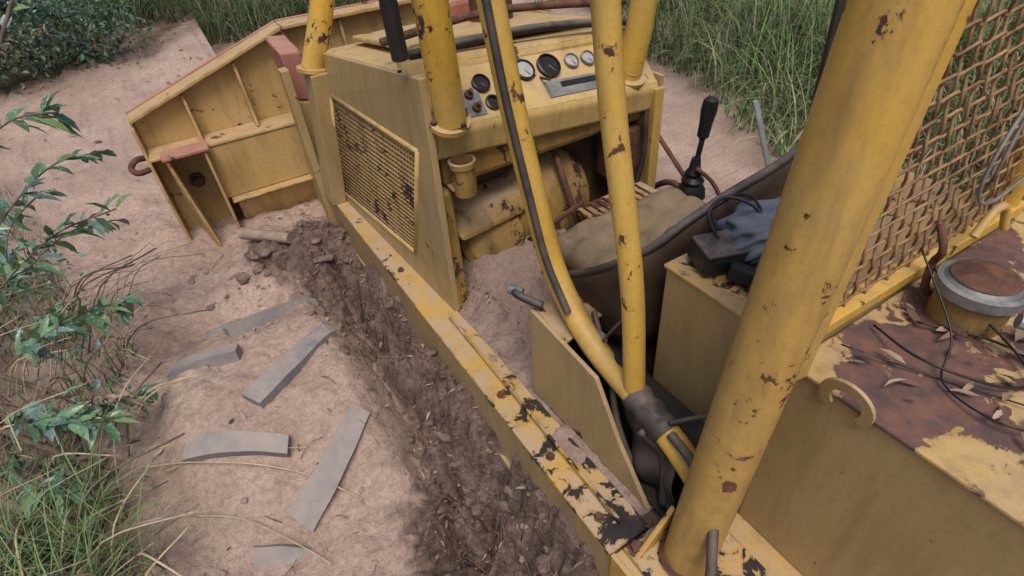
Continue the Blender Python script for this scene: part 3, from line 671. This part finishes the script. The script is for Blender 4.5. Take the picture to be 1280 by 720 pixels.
for (x,y,r,dv),z0 in zip(cl,cz_):
    iv,jf=(I3 if r>.010 else I2)
    ph=rng.random(3)*50
    d=1+.9*N1.fbm(iv[:,0]*1.4+ph[0],iv[:,1]*1.4+iv[:,2]*1.7+ph[1],3,.6)+.5*N2.fbm(iv[:,2]*3.5+ph[2],iv[:,0]*3.5+iv[:,1]*3,3,.6)
    sc=np.array([rng.uniform(.9,1.6),rng.uniform(.7,1.1),rng.uniform(.35,.65)])*r; v=iv*d[:,None]*sc
    a=rng.random()*6.28; c_,s_=math.cos(a),math.sin(a); v=v@np.array([[c_,s_,0],[-s_,c_,0],[0,0,1]])
    v+=np.array([x,y,z0-r*.12]); Vs.append(v); Fs.append(jf+o_); o_+=len(v); Cs.append(np.tile([dv*rng.uniform(.75,1),0,0],(len(v),1)))
mk('mud_clods',np.concatenate(Vs),np.concatenate(Fs),M_soil,None,smooth=True,cols=np.concatenate(Cs))
def leafmesh(P,A,Nn,L_,W,C):
    Sd=np.cross(A,Nn); Sd/=np.linalg.norm(Sd,axis=1,keepdims=True)+1e-9; Nn=np.cross(Sd,A)
    L_=L_[:,None];W=W[:,None]
    v=np.stack([P,P+A*L_*.3+Sd*W*.45+Nn*W*.15,P+A*L_*.68+Sd*W*.38+Nn*W*.08,P+A*L_-Nn*L_*.14,P+A*L_*.68-Sd*W*.38+Nn*W*.08,P+A*L_*.3-Sd*W*.45+Nn*W*.15,P+A*L_*.3,P+A*L_*.68-Nn*L_*.03],1)
    n=len(P); f=np.array([[0,6,1],[6,7,2],[6,2,1],[7,3,2],[0,5,6],[5,4,6],[4,7,6],[4,3,7]])
    F=(f[None]+(np.arange(n)*8)[:,None,None]).reshape(-1,3)
    return v.reshape(-1,3),F,np.repeat(C,8,0)
def unit(a): return a/(np.linalg.norm(a,axis=1,keepdims=True)+1e-9)
def litter(name,pts,zs,lmin,lmax,cset,mat,par=None,tilt=.35,wr=(.18,.42)):
    n=len(pts); P=np.column_stack([pts,zs]); A=unit(np.column_stack([rng.normal(size=(n,2)),rng.normal(size=n)*tilt*.5])); Nn=unit(np.column_stack([rng.normal(size=(n,2))*tilt,np.ones(n)]))
    Ls=rng.uniform(lmin,lmax,n); W=Ls*rng.uniform(*wr,n); C=np.array(cset)[rng.integers(0,len(cset),n)]*rng.uniform(.6,1.2,(n,1))
    v,f,c=leafmesh(P,A,Nn,Ls,W,C); return mk(name,v,f,mat,par,cols=c)
DRY=[(.26,.17,.12),(.34,.25,.18),(.15,.10,.07),(.40,.32,.25),(.21,.12,.09)]
n=1800; px=rng.uniform(-.9,.40,n); py=rng.uniform(.4,2.9,n); k=(px>.12)|(rng.random(n)<.08); px=px[k];py=py[k]
pz=G(px,py)[0]+.005
litter('leaf_litter',np.column_stack([px,py]),pz,.008,.040,DRY,M_dry,wr=(.12,.4))
n=1300; px=rng.uniform(-2,3.3,n); py=rng.uniform(3.2,7,n); k=rng.random(n)<ss(2.8,6.4,py); px=px[k];py=py[k]; litter('leaf_litter',np.column_stack([px,py]),G(px,py)[0]+.01,.02,.06,DRY,M_dry)
n=48; px=.78+rng.random(n)**.8*.36; py=.02+rng.random(n)*.28; litter('deck_leaf_litter',np.column_stack([px,py]),np.full(n,.718)+rng.random(n)*.014,.02,.055,[(.30,.21,.15),(.38,.29,.22),(.18,.11,.08),(.14,.09,.07)],M_dry)
n=60; px=rng.uniform(.56,.74,n); py=rng.uniform(1.0,1.5,n); litter('floor_leaf_litter',np.column_stack([px,py]),np.full(n,.26),.012,.035,DRY,M_dry)
tw=[]
for i in range(380):
    if i<320: x=rng.uniform(.14,.39); y=rng.uniform(.3,2.6)
    else: x=rng.uniform(-.9,.1); y=rng.uniform(.6,2.9)
    a=rng.random()*6.28; l=rng.uniform(.02,.10); z=gz(x,y)+.006
    x2=min(.4,x+math.cos(a)*l);y2=y+math.sin(a)*l; tw.append(([(x,y,z),((x+x2)/2,(y+y2)/2,z+.012),(x2,y2,gz(x2,y2)+.008)],rng.uniform(.0006,.002)))
tubes('twigs',tw,M_bark,None,5,3)
def onG(L_,off=.012): return [(x,y,gz(x,y)+off) for x,y in L_]
M_straw=simple('straw',(.55,.43,.30),(.40,.29,.19),30,.8,.1)
tubes('dry_stems',[(onG([(-.56,1.50),(-.42,1.40),(-.25,1.29),(-.12,1.2),(-.02,1.09)],.03),.0026),(onG([(-.46,1.27),(-.33,1.17),(-.22,1.05),(-.16,.95)],.03),.0022),(onG([(-.52,1.46),(-.3,1.36),(-.1,1.27)],.035),.0018)],M_straw,None,6,6)
# ------------------------------------------------------------------ grass
def grass(name,P,Lh,az,bend,w,C,seg=5,mat=M_veg):
    n=len(P); t=np.linspace(0,1,seg+1)
    hd=np.stack([np.cos(az),np.sin(az)],-1); sd=np.stack([-np.sin(az),np.cos(az)],-1)
    pts=np.zeros((n,seg+1,3))
    th=bend[:,None]*t[None]**1.2
    dx=np.sin(th)*Lh[:,None]/seg; dzz=np.cos(th)*Lh[:,None]/seg
    cx=np.cumsum(dx,1)-dx[:,:1]; cz=np.cumsum(dzz,1)-dzz[:,:1]
    pts[:,:,:2]=P[:,None,:2]+hd[:,None]*cx[...,None]; pts[:,:,2]=P[:,None,2]+cz
    ww=(w[:,None]*(1-t[None]**1.7)*.5+.0003)
    off=np.zeros_like(pts); off[:,:,:2]=sd[:,None]*ww[...,None]
    V=np.stack([pts-off,pts+off],2).reshape(-1,3)
    k=np.arange(seg)*2; f=np.stack([k,k+1,k+3,k+2],-1)
    F=(f[None]+(np.arange(n)*(seg+1)*2)[:,None,None]).reshape(-1,4)
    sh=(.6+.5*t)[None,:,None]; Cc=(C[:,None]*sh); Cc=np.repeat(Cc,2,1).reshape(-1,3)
    return mk(name,V,F,mat,None,cols=Cc)
GR=np.array([(.19,.30,.10),(.14,.23,.08),(.24,.34,.13),(.27,.32,.15),(.11,.18,.07)])
STR=np.array([(.42,.37,.25),(.34,.29,.19),(.48,.43,.31)])
def gcol(n,ds):
    a=GR[rng.integers(0,5,n)]; b_=STR[rng.integers(0,3,n)]; return np.where(rng.random((n,1))<ds,b_,a)*rng.uniform(.65,1.2,(n,1))
n=58000
X_=rng.uniform(2.6,9,n); Y_=rng.uniform(-1.5,8.5,n)
dens=N1.fbm(X_*1.1,Y_*1.1,3); edge=2.9+.25*np.clip(Y_-2,0,3)+1.1*N2.fbm(X_*2,Y_*2,3)
k=(X_>edge)&(dens>-.26); X_,Y_=X_[k],Y_[k]; n=len(X_)
P=np.column_stack([X_,Y_,G(X_,Y_,False)[0]-.02])
tone=(.75+1.4*(N3.fbm(X_*1.1+4,Y_*1.1,3)+.22))[:,None]
hs=(.5+1.6*(N1.fbm(X_*1.7+9,Y_*1.7,2)+.3))
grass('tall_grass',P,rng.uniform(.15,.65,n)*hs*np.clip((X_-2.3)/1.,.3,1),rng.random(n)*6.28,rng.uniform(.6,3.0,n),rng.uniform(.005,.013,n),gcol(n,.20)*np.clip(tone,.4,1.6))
n=20000; X_=rng.uniform(-.8,5,n);Y_=rng.uniform(6.0,11,n); k=(Y_>6.5+.9*N1.fbm(X_*1.5,Y_*1.5,2)); X_,Y_=X_[k],Y_[k];n=len(X_)
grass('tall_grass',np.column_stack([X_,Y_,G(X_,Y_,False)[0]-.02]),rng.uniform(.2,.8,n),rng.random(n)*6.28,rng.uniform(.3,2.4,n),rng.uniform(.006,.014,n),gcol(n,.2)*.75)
n=10000; X_=rng.uniform(-2.8,-.5,n);Y_=rng.uniform(.2,4.6,n); e_=-.64+.34*N1.fbm(X_*4,Y_*4,2)-.26*np.clip(Y_-2.1,0,4)
dens=N2.fbm(X_*3,Y_*3,2); k=(X_<e_)&(dens>-.12); X_,Y_=X_[k],Y_[k];n=len(X_)
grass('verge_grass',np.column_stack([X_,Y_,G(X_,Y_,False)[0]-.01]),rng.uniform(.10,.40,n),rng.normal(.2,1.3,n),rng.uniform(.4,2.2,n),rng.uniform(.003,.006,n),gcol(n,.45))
n=900; X_=rng.uniform(-1.1,-.62,n);Y_=rng.uniform(.7,1.45,n)
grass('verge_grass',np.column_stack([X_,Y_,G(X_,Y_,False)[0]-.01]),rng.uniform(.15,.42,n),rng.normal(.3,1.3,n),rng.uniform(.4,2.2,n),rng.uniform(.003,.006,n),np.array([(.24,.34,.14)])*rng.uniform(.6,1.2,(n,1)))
st_=[]
for i in range(190):
    x=rng.uniform(-1.2,-.58);y=rng.uniform(.9,2.6);z=gz(x,y);l=rng.uniform(.2,.65);a=rng.normal(-.5,.9)
    st_.append(([(x,y,z-.02),(x+math.cos(a)*l*.3,y+math.sin(a)*l*.3,z+l*.35),(x+math.cos(a)*l*.7,y+math.sin(a)*l*.7,z+l*.38)],rng.uniform(.001,.0038)))
tubes('dead_stalks',st_[:120],M_bark,None,5,4); tubes('dead_stalks',st_[120:],M_straw,None,5,4)
# ------------------------------------------------------------------ sapling and bushes
LC=np.array([(.10,.21,.10),(.07,.16,.09),(.13,.25,.12),(.12,.21,.18),(.17,.26,.10)])
sp_=empty('sapling')
br=[[(-.98,1.95,-.02),(-.84,2.02,.4),(-.66,2.12,.75),(-.48,2.2,1.0),(-.3,2.27,1.22)],
    [(-.84,2.02,.4),(-.66,2.02,.52),(-.50,2.02,.60),(-.33,2.02,.62)],
    [(-.76,2.06,.55),(-.6,2.2,.66),(-.46,2.28,.72),(-.33,2.35,.70)],
    [(-.90,1.98,.2),(-.72,1.9,.32),(-.56,1.88,.38),(-.42,1.9,.36)],
    [(-.92,1.97,.15),(-.78,1.7,.22),(-.66,1.58,.24),(-.55,1.55,.2)],
    [(-.95,1.95,.1),(-.85,1.6,.1),(-.70,1.4,.12)],
    [(-.66,2.12,.75),(-.58,2.0,.9),(-.5,1.95,1.0)],
    [(-.88,2.0,.3),(-.7,2.2,.42),(-.55,2.35,.45),(-.42,2.45,.40)],
    [(-.97,1.96,.05),(-.8,1.8,.12),(-.62,1.72,.14),(-.5,1.70,.12)],
    [(-.72,2.08,.64),(-.66,1.9,.72),(-.6,1.8,.78)],
    [(-.57,2.16,.87),(-.44,2.1,.93),(-.34,2.1,.92)],
    [(-.9,2.0,.25),(-.8,2.25,.35),(-.72,2.4,.5),(-.6,2.55,.55)]]
tubes('sapling_stems',[(b_,.0055 if i==0 else .0028) for i,b_ in enumerate(br)]+[([(-1.1,2.0,.25),(-.85,1.75,.12),(-.66,1.55,-.0)],.011),([(-1.1,2.2,.3),(-.8,2.0,.05),(-.6,1.8,-.05)],.008)],M_bark,sp_,8,6)
PP=[];AA=[]
for i,b_ in enumerate(br):
    c_=cat(b_,10); s0=len(c_)//4
    for j in range(s0,len(c_)):
        if i==0 and j%2: continue
        for q in range(2 if i in(3,4,5) else 1):
            d=(c_[min(j+1,len(c_)-1)]-c_[j-1]).normalized(); r=Vector(rng.normal(size=3)); a=(d*.7+r*.7+Vector((0,0,-.25))).normalized()
            PP.append(c_[j]); AA.append(a)
PP=np.array([p[:] for p in PP]);AA=np.array([a[:] for a in AA]);n=len(PP)
v,f,c=leafmesh(PP,AA,unit(np.column_stack([rng.normal(size=(n,2))*.5,np.ones(n)])),rng.uniform(.04,.11,n),rng.uniform(.018,.038,n),LC[rng.integers(0,5,n)]*rng.uniform(.7,1.3,(n,1)))
mk('sapling_leaves',v,f,M_leaf,sp_,cols=c,smooth=True)
def leafcloud(cent,rad,n,l0,l1,cset,dk=.5,clump=14):
    cent=np.array(cent);rad=np.array(rad)
    cc=unit(rng.normal(size=(clump,3)))*rng.random((clump,1))**.4*rad*.8+cent
    w=rng.integers(0,clump,n); P=cc[w]+rng.normal(size=(n,3))*rad*.22
    tone=rng.uniform(1-dk,1.2,clump)[w][:,None]
    A=unit(rng.normal(size=(n,3))+np.array([0,0,-.2])); Nn=unit(rng.normal(size=(n,3))*.6+np.array([0,0,1.]))
    Ls=rng.uniform(l0,l1,n)
    return leafmesh(P,A,Nn,Ls,Ls*rng.uniform(.35,.55,n),np.array(cset)[rng.integers(0,len(cset),n)]*tone*rng.uniform(.7,1.25,(n,1)))
def merge(name,L_,mat,par=None):
    V=[];F=[];C=[];o=0
    for v,f,c in L_: V.append(v);F.append(f+o);C.append(c);o+=len(v)
    return mk(name,np.concatenate(V),np.concatenate(F),mat,par,cols=np.concatenate(C))
W_=[]
for i in range(46):
    y=rng.uniform(1.0,3.8);x=rng.uniform(-1.6,-.66)-.25*max(0,y-2.1); W_.append(leafcloud((x,y,gz(x,y)+.12),(.14,.16,.14),60,.02,.055,LC*.9,clump=6))
merge('low_shrub',W_,M_leaf)
W_=[]
for i in range(22):
    x=rng.uniform(-6,-.7);y=6.7+rng.uniform(0,3.0); z=gz(x,y); W_.append(leafcloud((x,y,z+.5),(.75,.6,.6),800,.05,.11,LC*.7,dk=.6,clump=22))
for i in range(18):
    x=-.35-.13*i+rng.uniform(-.1,.1);y=6.05+rng.uniform(-.25,.35)-.05*i; z=gz(x,y); W_.append(leafcloud((x,y,z+.26+.012*i),(.38,.34,.36),460,.03,.07,LC*.75,dk=.65,clump=14))
for i in range(6):
    x=rng.uniform(-.2,2);y=8.2+rng.uniform(0,1.5); z=gz(x,y); W_.append(leafcloud((x,y,z+.5),(.75,.6,.6),700,.05,.11,LC*.7,dk=.6,clump=22))
for i in range(9):
    x=rng.uniform(-5,-3.0);y=rng.uniform(2,5.6); z=gz(x,y); W_.append(leafcloud((x,y,z+.5),(.6,.6,.6),600,.04,.09,LC*.8,dk=.6,clump=18))
merge('bush_thicket',W_,M_leaf)
W_=[]
for i in range(34):
    a=-1.0+i/33*3.6; R_=13+rng.uniform(-1,2); x=R_*math.cos(a)*.95;y=R_*math.sin(a); z=gz(x,y); W_.append(leafcloud((x,y,z+1.5),(2.0,1.6,1.9),900,.12,.28,LC*.6,dk=.6,clump=30))
merge('background_forest_edge',W_,M_veg)
# ------------------------------------------------------------------ camera & light
cam=bpy.data.cameras.new('camera'); co_=bpy.data.objects.new('camera',cam); col.objects.link(co_)
cam.sensor_width=36; cam.lens=19.3; cam.clip_start=.02; cam.clip_end=1000
up=Vector((.3826,.507,.7724)); fw=Vector((.3698,.682,-.6308)).normalized()
r=fw.cross(up).normalized(); up=r.cross(fw)
co_.matrix_world=Matrix(((r.x,up.x,-fw.x,0),(r.y,up.y,-fw.y,0),(r.z,up.z,-fw.z,1.45),(0,0,0,1)))
S.camera=co_
el,az=math.radians(64),math.radians(200)
w=bpy.data.worlds.new('World'); S.world=w; w.use_nodes=True; nt=w.node_tree
sk=nt.nodes.new('ShaderNodeTexSky'); sk.sky_type='NISHITA'; sk.sun_disc=False; sk.sun_elevation=el; sk.sun_rotation=az
sk.dust_density=4; sk.air_density=1
bgd=nt.nodes['Background']; nt.links.new(sk.outputs[0],bgd.inputs[0]); bgd.inputs[1].default_value=.13
sl=bpy.data.lights.new('sun','SUN'); sl.energy=2.1; sl.angle=math.radians(26); sl.color=(1,.95,.88)
so_=bpy.data.objects.new('sun',sl); col.objects.link(so_)
d=Vector((math.sin(az)*math.cos(el),math.cos(az)*math.cos(el),math.sin(el)))
so_.rotation_euler=d.to_track_quat('Z','Y').to_euler()
S.view_settings.view_transform='Standard'; S.view_settings.look='None'; S.view_settings.exposure=0
